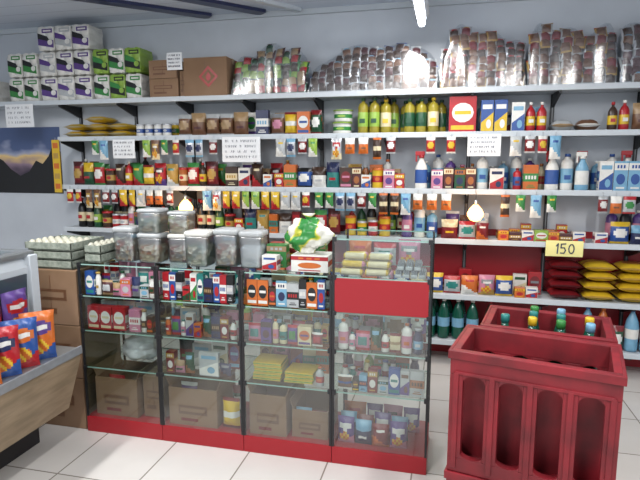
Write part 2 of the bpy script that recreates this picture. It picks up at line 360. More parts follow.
bagp('chipb', .12, .06, .15, 'blue', 'white', 'yellow', 'snack_bag', 'snack bag', 'blue and white snack bag')
bagp('chipo', .12, .06, .14, 'orange', 'white', 'red', 'snack_bag', 'snack bag', 'orange and white snack bag', 2)
bagp('chipw', .12, .06, .13, 'lightgrey', 'teal', 'red', 'snack_bag', 'snack bag', 'white and teal snack bag', 0)
bagp('chipr', .12, .06, .14, 'darkred', 'cream', 'yellow', 'snack_bag', 'snack bag', 'red and cream snack bag', 1)
bagp('graylump', .15, .08, .2, 'lightgrey', 'grey', 'tan', 'dried_food_pack', 'food bag', 'grey pack of dried food', 0, True)
bagp('brownlump', .15, .08, .2, 'brown', 'grey', 'white', 'dried_food_pack', 'food bag', 'brown pack of dried food', 0, True)
boxp('candy1', .07, .06, .07, 'orange', 'yellow', 'red', 'candy_box', 'candy box', 'small orange candy box', 0)
boxp('candy2', .08, .06, .06, 'maroon', 'gold', 'white', 'candy_box', 'candy box', 'small dark candy box', 3)
boxp('candy3', .09, .06, .08, 'lime', 'white', 'red', 'candy_box', 'candy box', 'small green candy box', 1)
boxp('candy4', .08, .06, .075, 'white', 'red', 'blue', 'candy_box', 'candy box', 'small white candy box', 2)
def toothbox(k, c1, c2, c3, st): boxp(k, .036, .03, .145, c1, c2, c3, 'toothpaste_box', 'box', 'narrow upright %s toothpaste box' % c1, st)
toothbox('tp1', 'red', 'white', 'blue', 3); toothbox('tp2', 'blue', 'white', 'red', 0); toothbox('tp3', 'white', 'green', 'red', 2); toothbox('tp4', 'teal', 'white', 'navy', 1); toothbox('tp5', 'black', 'silver', 'white', 3)
boxp('razor1', .055, .015, .13, 'orange', 'black', 'white', 'razor_pack', 'pack', 'orange and black razor card pack', 1)
boxp('razor2', .055, .015, .13, 'sky', 'white', 'navy', 'razor_pack', 'pack', 'light blue razor card pack', 0)
boxp('razor3', .06, .02, .12, 'lightgrey', 'black', 'red', 'brush_pack', 'pack', 'white card pack with black print', 3)
boxp('matchb', .075, .05, .13, 'red', 'white', 'cream', 'candle_box', 'box', 'red and white candle box', 1)
boxp('card', .11, .02, .13, 'lightgrey', 'white', 'sky', 'card_pack', 'pack', 'white paper card pack', 2)
boxp('book', .15, .13, .018, 'yellow', 'lime', 'green', 'notebook', 'notebook', 'yellow notebook lying in a pile', 3)
bagp('detp', .085, .05, .14, 'purple', 'pink', 'white', 'detergent_bag', 'bag', 'purple detergent pouch', 4)
bagp('detb', .085, .05, .13, 'navy', 'sky', 'white', 'detergent_bag', 'bag', 'dark blue detergent pouch', 1)
bagp('detr', .085, .05, .12, 'darkred', 'orange', 'white', 'detergent_bag', 'bag', 'red detergent pouch', 2)
HG = [('red', 'yellow', 'white'), ('lime', 'white', 'green'), ('sky', 'white', 'blue'), ('lightgrey', 'green', 'red'), ('white', 'red', 'navy'), ('brown', 'cream', 'gold'), ('orange', 'white', 'brown'), ('lightgrey', 'white', 'yellow'), ('choco', 'orange', 'cream'), ('darkred', 'white', 'lightgrey'), ('silver', 'navy', 'sky'), ('silver', 'cream', 'red'), ('green', 'white', 'yellow'), ('yellow', 'red', 'white')]
for i, (a, b, c) in enumerate(HG):
    bagp('hang%d' % i, .062+.005*(i % 4), .03, .115+.02*(i % 3), a, b, c, 'hanging_sachet', 'sachet', '%s and %s sachet hanging from shelf' % (a, b), (i % 3)*2 if i % 2 else i % 5, hook=True)
cols = ['red', 'red', 'darkred', 'white', 'white', 'lightgrey', 'cream', 'yellow', 'orange', 'green', 'darkgreen', 'blue', 'navy', 'sky', 'purple', 'pink', 'brown', 'tan', 'gold', 'teal', 'maroon', 'choco', 'grey', 'black', 'amber']
def tri():
    a = R.choice(cols); b = R.choice([c for c in cols if c != a]); c = R.choice([c for c in cols if c not in (a, b)]); return a, b, c
GB, GG, GT, MBX, MBG, MBT = [], [], [], [], [], []
for i in range(22):
    a, b, c = tri(); boxp('gb%d' % i, R.uniform(.06, .11), R.uniform(.04, .06), R.uniform(.11, .19), a, b, c, 'grocery_box', 'box', '%s grocery carton with %s print' % (a, b), i % 4); GB.append('gb%d' % i)
    a, b, c = tri(); bagp('gg%d' % i, R.uniform(.08, .12), R.uniform(.05, .07), R.uniform(.13, .2), a, b, c, 'grocery_bag', 'food bag', '%s and %s food pouch' % (a, b), i % 5); GG.append('gg%d' % i)
    a, b, c = tri(); bottle('gt%d' % i, R.uniform(.026, .038), R.uniform(.15, .23), a, b, c, 'grocery_bottle', 'bottle', '%s bottle with %s cap' % (a, b), 12, R.uniform(.3, .6), R.choice((1, .7)), i % 2); GT.append('gt%d' % i)
    a, b, c = tri(); boxp('mx%d' % i, R.uniform(.03, .07), R.uniform(.03, .05), R.uniform(.06, .13), a, b, c, 'toiletry_box', 'box', 'small %s toiletry box with %s print' % (a, b), i % 4); MBX.append('mx%d' % i)
    a, b, c = tri(); bagp('mg%d' % i, R.uniform(.05, .08), R.uniform(.02, .04), R.uniform(.07, .12), a, b, c, 'toiletry_pouch', 'pouch', 'small %s and %s pouch' % (a, b), i % 5, res=(6, 7)); MBG.append('mg%d' % i)
    a, b, c = tri(); a = R.choice((a, 'white', 'lightgrey', 'cream')); bottle('mt%d' % i, R.uniform(.014, .024), R.uniform(.08, .14), a, b, c, 'toiletry_bottle', 'bottle', 'small %s toiletry bottle with %s cap' % (a, b), 10, R.uniform(.35, .7), .8, i % 2); MBT.append('mt%d' % i)
def pick(*pools, n=14):
    l = [k for p in pools for k in p]; return ' '.join(R.choice(l) for _ in range(n))

def put(key, x, y, z, group, rz=0, rx=0, lab=''):
    me, w, d, h, name, cat, label = P[key]
    return ob(name, me, (x, y, z+.0008), (rx, 0, rz), None, label+lab, cat, group)
def fill(spec, x0, x1, z, yf, where, gap=.006, jit=.01, cyc=True, rot=.06, hmax=None):
    keys = []
    for s in spec.split():
        k, _, n = s.partition('*'); keys += [k]*(int(n) if n else 1)
    if hmax: keys = [k for k in keys if P[k][3] < hmax]
    x = x0; i = 0; miss = 0
    while keys and miss < 4:
        if i >= len(keys):
            if not cyc: break
            i = 0
        k = keys[i]; w, d = P[k][1], P[k][2]; i += 1
        if x+w > x1: miss += 1; continue
        put(k, x+w/2, yf+d/2+R.random()*jit, z, P[k][4].replace('_', ' ')+'s '+where, R.uniform(-rot, rot), 0, ' '+where)
        x += w*(1+rot*.35)+gap
    return x
F = YS+.035; B2 = F+.12
def pile(key, x, y, z, n, where, keys=None):
    for k in range(n):
        kk = keys[k % len(keys)] if keys else key; h = P[kk][3]
        put(kk, x+R.uniform(-.004, .004), y+P[kk][2]/2, z+k*(h+.005), P[kk][4].replace('_', ' ')+'s '+where, R.uniform(-.05, .05), 0, '')
# shelf two (1.71)
S = 'on the upper wall shelf'; z = SH[1]
for i, x in enumerate((-3.08, -2.87, -2.66)): pile('pasta', x, F-.01, z, 2 if i != 1 else 3, S)
fill('milkcan', -2.5, -2.13, z, F, S, rot=.02); fill('corn', -2.5, -2.13, z, B2, S)
fill('bread beans bread', -2.12, -1.46, z, F, S, .001)
fill('bluebox', -1.45, -1.33, z, F, S, cyc=False); fill('gg0 coffee4 cereal1 gg5 cereal4 coffee5 cereal2 cereal3', -1.33, -.87, z, F, S, .001)
fill('bread beans brownbox '+pick(GB, n=3), -2.1, -.9, z, B2, S)
fill('tub', -.86, -.68, z, F, S)
ob('margarine_tub', P['tub'][0], (-.775, F+.075, z+.0912), label='round green margarine tub stacked on another', cat='tub', group='margarine tubs on the upper wall shelf')
fill('oil*2 oil3*2', -.66, -.33, z, F, S, .002, .004, rot=.02); fill('oil2*2 oil3 jarb', -.32, -.05, z, F, S, .002, .004, rot=.02); fill('oil2*2 oil', -.62, 0.0, z, B2, S, .004, .004)
fill('redbig', 0, .2, z, F, S, cyc=False); fill('yelbig*2', .215, .42, z, F, S, cyc=False)
fill('milk ketch cereal2', .42, .66, z, F, S)
fill('graylump brownlump', .68, 1.02, z, F-.01, S); fill('soy ketch', 1.03, 1.17, z, F, S); fill('beans bread brownbox', 1.18, 1.9, z, F, S)
fill('cereal4 greenbox cereal3 redsmall', .2, .66, z, B2+.03, S)
# shelf three (1.31)
S = 'on the middle wall shelf'; z = SH[2]
fill('coffee1 coffee2 coffee5 choco coffee3 ketch coffee6 coffee4 '+pick(GG, n=2)+' jarb coffee5 soy coffee1 coffee6 '+pick(GG, GT, n=3)+' tomato', -3.12, -1.72, z, F, S, .001)
fill('vin coffee1 coffee6 choco coffee4 coffee5 wine '+pick(GG, n=4), -3.12, -1.72, z, B2, S, .001)
fill('brownbox cereal3 coffee3 brownbox cream', -1.71, -1.3, z, F, S)
fill('redsmall '+pick(GB, GG, n=6)+' cream cocoa pinkbox', -1.3, -.24, z, F, S, .002)
fill(pick(GB, GG, GT, n=16), -1.7, -.3, z, B2, S, .002)
fill('spray', -.23, -.12, z, F, S, cyc=False); fill('pinkbox '+pick(GB, n=2)+' cereal4', -.11, .2, z, F, S)
fill('softb bleach soft '+pick(GT, n=4), -.2, .7, z, B2, S)
fill('bleach cereal3', .2, .45, z, F, S); fill(pick(GT, GB, n=5), .45, .66, z, F, S)
fill('spray bleach spray2 bleach', .66, 1.0, z, F, S); fill('softb bleach spray', .7, 1.3, z, B2, S)
fill('milk milk2*2 milk', 1.0, 1.9, z, F, S, .003, .003, rot=.01); fill('milk', 1.3, 1.9, z, B2, S)
# shelf four (.95)
S = 'on the lower wall shelf'; z = SH[3]
fill('wine*2 vin choco tomato*2 '+pick(GB, GT, n=3)+' wine soy vin choco coffee3', -3.1, -1.65, z, F, S, .002); fill('wine vin coffee6 wine', -3.1, -1.7, z, B2, S)
fill('redsmall '+pick(GB, GG, n=5)+' brownbox coffee5 coffee1', -1.64, -.75, z, F, S, .002); fill('coffee3 coffee1 choco '+pick(GG, n=4), -1.64, -.8, z, B2, S)
fill('cocoa corn tomato cocoa candy4', -.75, -.33, z, F, S); fill('soft bleach softb spray', -.32, -.05, z, F, S); fill('ketch vin wine', -.75, -.1, z, B2, S)
fill('chipr chipw detr '+pick(GG, n=3), -.03, .36, z, F, S, 0, .01, rot=.1, hmax=.17); fill(pick(GG, n=5), 0, .4, z, B2, S, 0, .01, rot=.1)
fill('candy1 candy2 candy4 candy3 '+pick(MBX, n=4), .37, 1.0, z, F, S, .002, hmax=.09); fill('candy2 candy1 redsmall', .37, 1.0, z, B2, S)
fill('candy4', 1.0, 1.09, z, F, S, cyc=False); fill('chipb detb coffee3 gb3', 1.1, 1.9, z, F, S); fill('soft wine', 1.1, 1.9, z, B2, S)
# shelf five (.54)
S = 'on the low wall shelf'; z = SH[4]
fill('chipb chipw chipo gg4 chipb chipr', -1.6, .5, z, F, S, .0, .01, rot=.1, hmax=.16); fill('candy1 candy2 redsmall gb5', -1.5, .5, z, B2, S)
fill('candy1 candy4', .5, .72, z, F, S); fill('gb2 gb5 redsmall', .5, .72, z, B2, S)
for x, kk in ((.84, ['redbagl']), (1.06, ['ricebag', 'ricebag2', 'ricebag']), (1.28, ['ricebag2', 'ricebag', 'ricebag']), (1.5, ['ricebag', 'ricebag2'])): pile('ricebag', x, F-.01, z, 4, S, kk)
def soda(key, body, cap, lab, r=.045, h=.3):
    pr = [(r*.6, 0), (r*.9, h*.02), (r, h*.08), (r*.96, h*.25), (r, h*.32), (r, h*.55), (r*.97, h*.6), (r*.85, h*.72), (r*.5, h*.86), (r*.28, h*.92), (r*.28, h*.95), (r*.34, h*.95), (r*.34, h), ]
    D(key, MB().lathe(pr, 16, 0, 0, 1, [body]*4+[lab]+[body]*5+[cap]*2), 2*r, 2*r, h, 'soda_bottle', 'bottle', 'dark green soda bottle' if body == 'petgreen' else 'soda bottle with %s label' % lab)
soda('sodag', 'petgreen', 'white', 'sky'); soda('sodab', 'sky', 'blue', 'white'); soda('sodac', 'choco', 'red', 'red'); soda('sodao', 'orange', 'orange', 'lime')
S = 'on the bottom shelf'; z = SH[5]
fill('sodag', -.45, .27, z, F, S, .012, .004); fill('sodag', -.4, .27, z, B2, S); fill('sodac sodab sodao', -2.4, -.5, z, F, S); fill('sodac gb1 beans chipr gg3', .3, .95, z, F, S); fill('sodab sodao gg5 sodab', .96, 1.9, z, F, S)
# hanging sachets
def hang(x, zs, k, w, dy=0): put('hang%d' % k, x, YS-.018+dy, zs-P['hang%d' % k][3]-.030, 'sachets hanging from the %s shelf' % w, R.uniform(-.25, .25), 0, '')
x = -3.1; last = -1
while x < -.28:
    k = R.choice([q for q in range(len(HG)) if q != last]); last = k; n = R.choice((1, 1, 2, 2))
    for _ in range(n):
        if abs(x+2.0) > .105: hang(x, SH[2]-.001, k, 'middle')
        x += .081
    x += R.choice((0, 0, 0, .02))
for x in (-.2, -.1, .0, .4, .5, .6, .7, 1.02, 1.1, 1.18): hang(x, SH[2]-.001, R.randrange(len(HG)), 'middle')
for x in (-2.83, -2.75, -2.36, -2.28, -2.2, -2.1, -1.98, -1.9, -1.78, -1.23, -1.15, -1.06, -.98, -.8, -.7, -.6, -.5, -.4, -.12, .02, .45, .54, .62, .7): hang(x, SH[1]-.001, R.randrange(len(HG)), 'upper')
mb = MB().box(-.035, .035, -.004, .004, 0, .44, 'yellow', .001)
for k in range(5): mb.rect(-.025, .025, .03+k*.085, .075+k*.085, -.0045, 'gold' if k % 2 else 'orange')
mb.tube([(0, 0, .435), (0, 0, .46)], .002, 'steel')
ob('hanging_strip', mb.mesh('hanging_strip'), (-3.215, YS-.012, SH[1]-.46), label='yellow product strip hanging at the shelf end', cat='hanging strip')

# ------------------------------------------------------------------ top shelf
z = SH[0]
def tp_pack(key, w, h, d, c1, c2, c3, lab):
    mb = MB()
    for ix in (-1, 1):
        for iz in (0, 1):
            r = h/4*.98
            pr = [(r*.2, -d/2), (r*.9, -d/2), (r, -d/2+.008), (r, d/2-.008), (r*.9, d/2)]
            l = MB().lathe(pr, 14, 0, 0, 1, [c1, c1, c1, c1]); l.xf(Matrix.Translation((ix*w/4, 0, h/4+iz*h/2)) @ Matrix.Diagonal((w/h, 1, 1, 1)) @ Matrix.Rotation(math.pi/2, 4, 'X')); mb.add(l.v, l.f, c1, True)
    mb.box(-w*.47, w*.47, -d*.48, d*.48, h*.03, h*.97, c1, .01)
    y = -d/2-.001
    mb.add([(-w*.46, y, h*.25), (w*.46, y, h*.12), (w*.46, y, h*.42), (-w*.46, y, h*.6)], [(0, 1, 2, 3)], c2)
    mb.add([(-w*.46, y-.001, h*.5), (w*.3, y-.001, h*.36), (w*.1, y-.001, h*.58), (-w*.46, y-.001, h*.72)], [(0, 1, 2, 3)], c3)
    mb.rect(-w*.2, w*.42, h*.72, h*.88, y, c2); mb.rect(-w*.12, w*.34, h*.77, h*.83, y-.001, c1); mb.ell(w*.26, h*.34, w*.15, h*.11, y-.002, c1)
    D(key, mb, w, d, h, 'toilet_paper_pack', 'toilet paper', lab)
tp_pack('tpa', .16, .2, .2, 'white', 'purple', 'black', 'white and purple toilet paper pack on the top shelf')
tp_pack('tpb', .16, .2, .2, 'white', 'lightgrey', 'purple', 'white and grey toilet paper pack on the top shelf')
tp_pack('tpg', .143, .2, .2, 'lime', 'black', 'green', 'green and black toilet paper pack on the top shelf')
tp_pack('tpy', .143, .2, .2, 'white', 'green', 'black', 'white and green toilet paper pack on the top shelf')
for r_ in range(3):
    for c in range(3):
        put(R.choice(('tpa', 'tpa', 'tpb')), -3.265+c*.164, YS+.12, z+r_*.202, 'toilet paper packs on the top shelf', R.uniform(-.01, .01))
for r_ in range(2):
    for c in range(3): put('tpg' if (c+r_) % 2 else 'tpy', -2.765+c*.146, YS+.12, z+r_*.202, 'toilet paper packs on the top shelf')
for r_ in range(2):
    for c in range(2): put('tpy', -3.59+c*.15, YS+.12, z+r_*.202, 'toilet paper packs on the top shelf')
put('tpb', -3.9, YS+.12, z, 'toilet paper packs on the top shelf')
def carton(x, y, z, w, d, h, label, rz=0, emblem=None, group='cardboard boxes', openb=False):
    e = ob('cardboard_box', None, (x, y, z), (0, 0, rz), label=label, cat='cardboard box', group=group)
    mb = MB()
    if not openb:
        mb.box(-w/2, w/2, -d/2, d/2, 0, h, 'cardboardn', .004)
        part('body', mb, e)
        part('tape', MB().box(-w/2-.001, w/2+.001, -.022, .022, h-.04, h+.0008, 'tan').box(-.002, .002, -d/2-.001, -d/2, h*.3, h*.9, 'brown'), e, label='brown packing tape')
        if not emblem:
            t = MB().rect(-w*.35, w*.1, h*.2, h*.3, -d/2-.001, 'brown').rect(-w*.35, w*.3, h*.45, h*.65, -d/2-.001, 'brown'); t.rect(-w*.3, w*.25, h*.5, h*.6, -d/2-.002, 'cardboardn')
            part('print', t, e, label='dark printed marks')
    else:
        t = .005
        mb.box(-w/2, w/2, -d/2, d/2, 0, t, 'cardboardn').box(-w/2, w/2, -d/2, -d/2+t, t, h, 'cardboardn').box(-w/2, w/2, d/2-t, d/2, t, h, 'cardboardn')
        mb.box(-w/2, -w/2+t, -d/2+t, d/2-t, t, h, 'cardboardn').box(w/2-t, w/2, -d/2+t, d/2-t, t, h, 'cardboardn')
        part('body', mb, e)
        for sg in (-1, 1):
            f = MB().box(-d*.47, d*.47, -.002, .002, 0, min(.06, h*.35), 'cardboardn').xf(Matrix.Rotation(sg*.4, 4, 'X'))
            part('flap', f, e, (sg*(w/2-.006), 0, h-.002), (0, 0, math.pi/2), label='folded up cardboard flap')
        part('print', MB().rect(-w*.3, w*.3, h*.3, h*.55, -d/2-.001, 'brown').rect(-w*.25, w*.1, h*.12, h*.2, -d/2-.001, 'darkred').rect(-w*.26, w*.24, h*.38, h*.47, -d/2-.002, 'cardboardn'), e, label='faded printed marks')
    if emblem:
        m = MB().prism([(0, -.08), (.08, 0), (0, .08), (-.08, 0)], -.001, 0, 'red').prism([(0, -.058), (.058, 0), (0, .058), (-.058, 0)], -.002, -.001, 'cardboardn')
        m.prism([(-.012, -.03), (.012, -.03), (.022, .0), (0, .036), (-.022, 0)], -.003, -.002, 'red')
        part('emblem', m, e, (w*.08, -d/2-.0015, h*.5), label='red printed diamond mark')
    return e
carton(-2.2, 4.03, z+.001, .25, .24, .145, 'brown cardboard box on the top shelf', group='cardboard boxes on the top shelf')
carton(-2.205, 4.03, z+.148, .24, .24, .14, 'brown cardboard box stacked on another box', group='cardboard boxes on the top shelf')
carton(-1.84, 4.03, z+.001, .36, .26, .29, 'large cardboard box with red diamond mark', group='cardboard boxes on the top shelf', emblem=True)
carton(-2.045, 3.985, z+.001, .045, .12, .2, 'narrow cardboard box between larger ones', group='cardboard boxes on the top shelf')

def sachet_mesh(n, c1, c2, c3, st):
    def fn(u, t):
        if st == 0: return c2 if abs(u-.5) < .34 and .15 < t < .75 else (c3 if t > .88 else c1)
        return c2 if t < .62 and abs(u-.5) < .4 else (c3 if .2 < u < .75 and .66 < t < .8 else c1)
    return MB().pillow(.076, .088, .045, fn, 8, 8, wr=.002).mesh(n)
SM = {'dark': [sachet_mesh('snack_packet', a, b, c, i % 2) for i, (a, b, c) in enumerate([('darkgreen', 'red', 'lightgrey'), ('lightgrey', 'darkgreen', 'maroon'), ('maroon', 'tan', 'choco'), ('green', 'choco', 'grey'), ('darkgreen', 'lime', 'red')])],
      'silver': [sachet_mesh('snack_packet', a, b, c, i % 2) for i, (a, b, c) in enumerate([('silver', 'choco', 'lightgrey'), ('lightgrey', 'brown', 'sky'), ('silver', 'choco', 'blue'), ('lightgrey', 'maroon', 'grey')])],
      'red': [sachet_mesh('snack_packet', a, b, c, i % 2) for i, (a, b, c) in enumerate([('lightgrey', 'brown', 'tan'), ('silver', 'choco', 'red'), ('gold', 'brown', 'red'), ('silver', 'darkred', 'gold')])]}
def bundle(x0, x1, h, kind, label, seed, sk=0):
    rr = random.Random(seed); w = x1-x0; e = ob('snack_multipack', None, ((x0+x1)/2, 4.045, z+.001), label=label, cat='snack multipack', group='plastic wrapped snack multipacks on the top shelf')
    def prof(u):
        return h*(max(0, 1-abs(u)**7)**.4)*(.84+.08*math.sin(3.3*u+seed)+.06*math.sin(8*u+2*seed)+sk*u)
    nx, ny = 28, 8
    def dome(s, zo, jit):
        vs = []; fs = []
        for i in range(nx+1):
            u = -1+2*i/nx; H = max(prof(u)*s+zo, .02)
            for j in range(ny*2+1):
                a = math.pi*j/(ny*2); yy = -math.cos(a)*.132*s; q = math.sin(a)**.3
                p = (u*w/2*s, yy, H*q if 0 < j < ny*2 else 0)
                n = noise.noise(Vector(p)*11+Vector((seed, 0, 0)))*jit
                vs.append((min(max(p[0]+n, -w/2), w/2), min(p[1]+n, .135), max(0, p[2]+n*(1 if q > .2 else 0))))
        m = ny*2+1
        for i in range(nx):
            for j in range(m-1): a = i*m+j; fs.append((a, a+1, a+m+1, a+m))
        fs.append([j for j in range(m)]); fs.append([nx*m+j for j in range(m)][::-1])
        return vs, fs
    v, f = dome(.74, -.01, .01); part('packed_filling', MB().add(v, f, 'darkcore', True), e, label='tightly packed snack packets')
    n = max(8, int(w/.063)); lim = w/2-.044
    for i in range(n):
        u = -1+2*(i+.5)/n; H = prof(u); k = max(1, round((H-.02)/.052)); st = (H-.03)/k
        for r_ in range(k):
            fr = r_/max(1, k-.5)
            px = min(max(u*w/2*.97+rr.uniform(-.008, .008), -lim), lim)
            part('snack_packet', SM[kind][(rr.randrange(3)+r_) % len(SM[kind])], e, (px, -.104+.05*fr**3+rr.uniform(-.005, .005), .004+r_*st+rr.uniform(-.005, .005) if r_ else .004), (-.28-.3*fr+rr.uniform(-.1, .1), rr.uniform(-.14, .14) if r_ else 0, rr.uniform(-.25, .25)))
    v, f = dome(1.0, .006, .014); part('plastic_film', MB().add(v, f, 'film', True), e, label='clear crinkled plastic film')
bundle(-1.635, -1.035, .40, 'dark', 'clear plastic bundle of dark green snack packets', 1)
bundle(-1.03, -.082, .37, 'silver', 'wide clear plastic bundle of silver and brown packets', 2, .13)
bundle(-.078, .497, .46, 'red', 'lumpy clear plastic bundle of brown snack packets', 3)
bundle(.501, 1.066, .46, 'red', 'clear plastic bundle of silver and brown packets', 4)
bundle(1.07, 1.7, .5, 'silver', 'tall clear plastic bundle of silver packets', 5)

# ------------------------------------------------------------------ paper signs
def sign(x, y, z0, w, h, label, seed, color='paper', text=None):
    e = ob('paper_sign', None, (x, y, z0), label=label, cat='sign')
    vs = []; n = 6
    for j in range(n+1):
        for i in (0, 1): vs.append(((i-.5)*w, -.004*math.sin(j/n*math.pi), j/n*h))
    part('paper', MB().add(vs, [(2*j, 2*j+1, 2*j+3, 2*j+2) for j in range(n)], color), e)
    if text:
        m = MB(); t = .004
        def stroke(pts):
            for (xa, za), (xb, zb) in zip(pts[:-1], pts[1:]):
                d = Vector((xb-xa, 0, zb-za)); p = Vector((-d.z, 0, d.x)).normalized()*t; dd = d.normalized()*t*.6
                a = Vector((xa, -.0065, za))-dd; b = Vector((xb, -.0065, zb))+dd; m.add([a-p, b-p, b+p, a+p], [(0, 1, 2, 3)], 'ink')
        H = h*.62; bz = h*.19
        stroke([(-.052, bz+H*.75), (-.04, bz+H), (-.044, bz)])
        stroke([(.008, bz+H), (-.02, bz+H*.97), (-.022, bz+H*.58), (.0, bz+H*.6), (.008, bz+H*.32), (-.002, bz+H*.04), (-.024, bz+H*.06)])
        stroke([(.045+.017*math.cos(a), bz+H*.5+H*.46*math.sin(a)) for a in [k*math.pi/5 for k in range(11)]])
        part('lettering', m, e, label='dark handwritten 150')
    else:
        rr = random.Random(seed); mb = MB(); rows = 4
        for r_ in range(rows):
            zc = h*(.84-r_*.21); xx = -w*.42
            while xx < w*.36:
                lw = rr.uniform(.5, 1)*w*.06; t = .001
                for q in range(2):
                    x1 = xx+rr.random()*lw; x2 = xx+rr.random()*lw; z1 = zc-h*.05; z2 = zc+h*.05
                    mb.add([(x1-t, -.0055, z1), (x1+t, -.0055, z1), (x2+t, -.0055, z2), (x2-t, -.0055, z2)], [(0, 1, 2, 3)], 'ink')
                if rr.random() < .5: mb.add([(xx, -.0055, zc), (xx+lw, -.0055, zc+.001), (xx+lw, -.0055, zc+.003), (xx, -.0055, zc+.002)], [(0, 1, 2, 3)], 'ink')
                xx += lw*1.3+(w*.06 if rr.random() < .25 else 0)
        part('handwriting', mb, e, label='dark handwritten lines')
    return e
sign(-1.54, YS-.038, 1.505, .31, .19, 'white paper sign with handwriting taped below a shelf', 1)
sign(-2.55, YS-.038, 1.535, .2, .15, 'small white handwritten sign taped to shelf edge', 2)
sign(.24, YS-.038, 1.545, .22, .15, 'white handwritten paper taped to shelf edge', 3)
sign(-3.55, YS-.01, 1.80, .28, .19, 'white handwritten paper hanging from the top shelf', 4)
sign(-2.09, 3.895, 2.215, .13, .13, 'small white note stuck on cardboard boxes', 5)
sign(.8, YS-.012, .86, .24, .11, 'pale yellow price card on shelf edge reading 150', 6, 'pricecard', '150')

w, h = 1.05, .6
def pm(name):
    m = bpy.data.materials.new(name); n, l, bs = nodes(m); tc = n.new('ShaderNodeTexCoord'); sp = n.new('ShaderNodeSeparateXYZ'); r = n.new('ShaderNodeValToRGB')
    ns = n.new('ShaderNodeTexNoise'); ns.inputs['Scale'].default_value = 4; mth = n.new('ShaderNodeMath'); mth.operation = 'MULTIPLY_ADD'; mth.inputs[1].default_value = .5
    l.new(tc.outputs['Generated'], sp.inputs[0]); l.new(tc.outputs['Generated'], ns.inputs['Vector']); l.new(ns.outputs['Fac'], mth.inputs[0]); l.new(sp.outputs['Z'], mth.inputs[2]); l.new(mth.outputs[0], r.inputs[0])
    cr = r.color_ramp; cr.elements[0].position = .5; cr.elements[0].color = lin('#3a3040'); cr.elements[1].position = 1.0; cr.elements[1].color = lin('#4a5a80')
    for p, c in ((.68, '#8a7484'), (.8, '#dcbc7c'), (.9, '#9aa0b8')): q = cr.elements.new(p); q.color = lin(c)
    l.new(r.outputs[0], bs.inputs['Base Color']); bs.inputs['Roughness'].default_value = .35; MC[name] = m
pm('skyprint')
e = ob('landscape_poster', None, (-4.47, YB-.0045, 1.22), label='dark sunset mountain landscape poster on the wall', cat='poster')
part('print', MB().box(0, w, 0, .004, 0, h, 'skyprint'), e)
part('silhouette', MB().add([(0, -.001, 0), (w, -.001, 0), (w, -.001, .38), (.97, -.001, .44), (.92, -.001, .34), (.85, -.001, .27), (.78, -.001, .3), (.7, -.001, .2), (.6, -.001, .16), (.5, -.001, .22), (.42, -.001, .3), (.3, -.001, .36), (.15, -.001, .28), (0, -.001, .3)], [list(range(14))], 'black'), e, label='black mountain silhouette')

# ------------------------------------------------------------------ glass display cases
LV = [.38, .59, .785, .96]
CX = [-1.93, -1.46, -.99, -.52, -.05]; CY0, CY1 = 2.43, 2.81
for i in range(4):
    x0, x1 = CX[i]+.001, CX[i+1]-.001; w = x1-x0; cx = (x0+x1)/2; d = CY1-CY0; top = .96 if i < 3 else 1.145
    e = ob('display_case', None, (cx, CY0+d/2, 0), label='glass display case with black corner posts and red base' if i < 3 else 'taller glass display case with red front panel', cat='display case', group='glass display cases')
    a, b, f, k = -w/2, w/2, -d/2, d/2
    part('plinth', MB().box(a, b, f, k, 0, .09, 'pegred', .003), e, label='glossy red base')
    for px in (a, b-.011):
        for py in (f, k-.011): part('post', MB().box(px, px+.011, py, py+.011, .09, top, 'blackmetal'), e, label='black corner post')
    for zl in LV+([1.145] if i == 3 else []):
        m = MB().add([(a+.001, f+.006, zl), (b-.001, f+.006, zl), (b-.001, k-.002, zl), (a+.001, k-.002, zl)], [(0, 1, 2, 3)], 'glass').box(a+.014, b-.014, f+.006, f+.01, zl-.006, zl, 'glassedge')
        m.box(a+.014, b-.014, k-.004, k-.001, zl-.006, zl, 'glassedge')
        part('glass_shelf', m, e, label='clear glass shelf')
        for px in (a, b-.02):
            part('clip', MB().box(px-.0, px+.02, f-.004, f+.014, zl-.014, zl+.008, 'blackmetal', .002), e, label='black corner clip')
    for px in (a+.0005,)+((b-.0005,) if i == 3 else ()):
        part('side_glass', MB().add([(px, f+.014, .09), (px, k-.014, .09), (px, k-.014, top), (px, f+.014, top)], [(0, 1, 2, 3)], 'glass'), e, label='clear glass side')
    part('front_glass', MB().add([(a+.012, f+.002, .092), (b-.012, f+.002, .092), (b-.012, f+.002, .783), (a+.012, f+.002, .783)], [(0, 1, 2, 3)], 'frontglass'), e, label='reflective clear front glass')
    if i == 3:
        part('front_panel', MB().box(a+.012, b-.012, f-.001, f+.005, .787, .955, 'pegred', .002), e, label='solid red front panel')
        part('upper_front_glass', MB().add([(a+.012, f+.002, .965), (b-.012, f+.002, .965), (b-.012, f+.002, 1.14), (a+.012, f+.002, 1.14)], [(0, 1, 2, 3)], 'frontglass'), e, label='clear front glass')

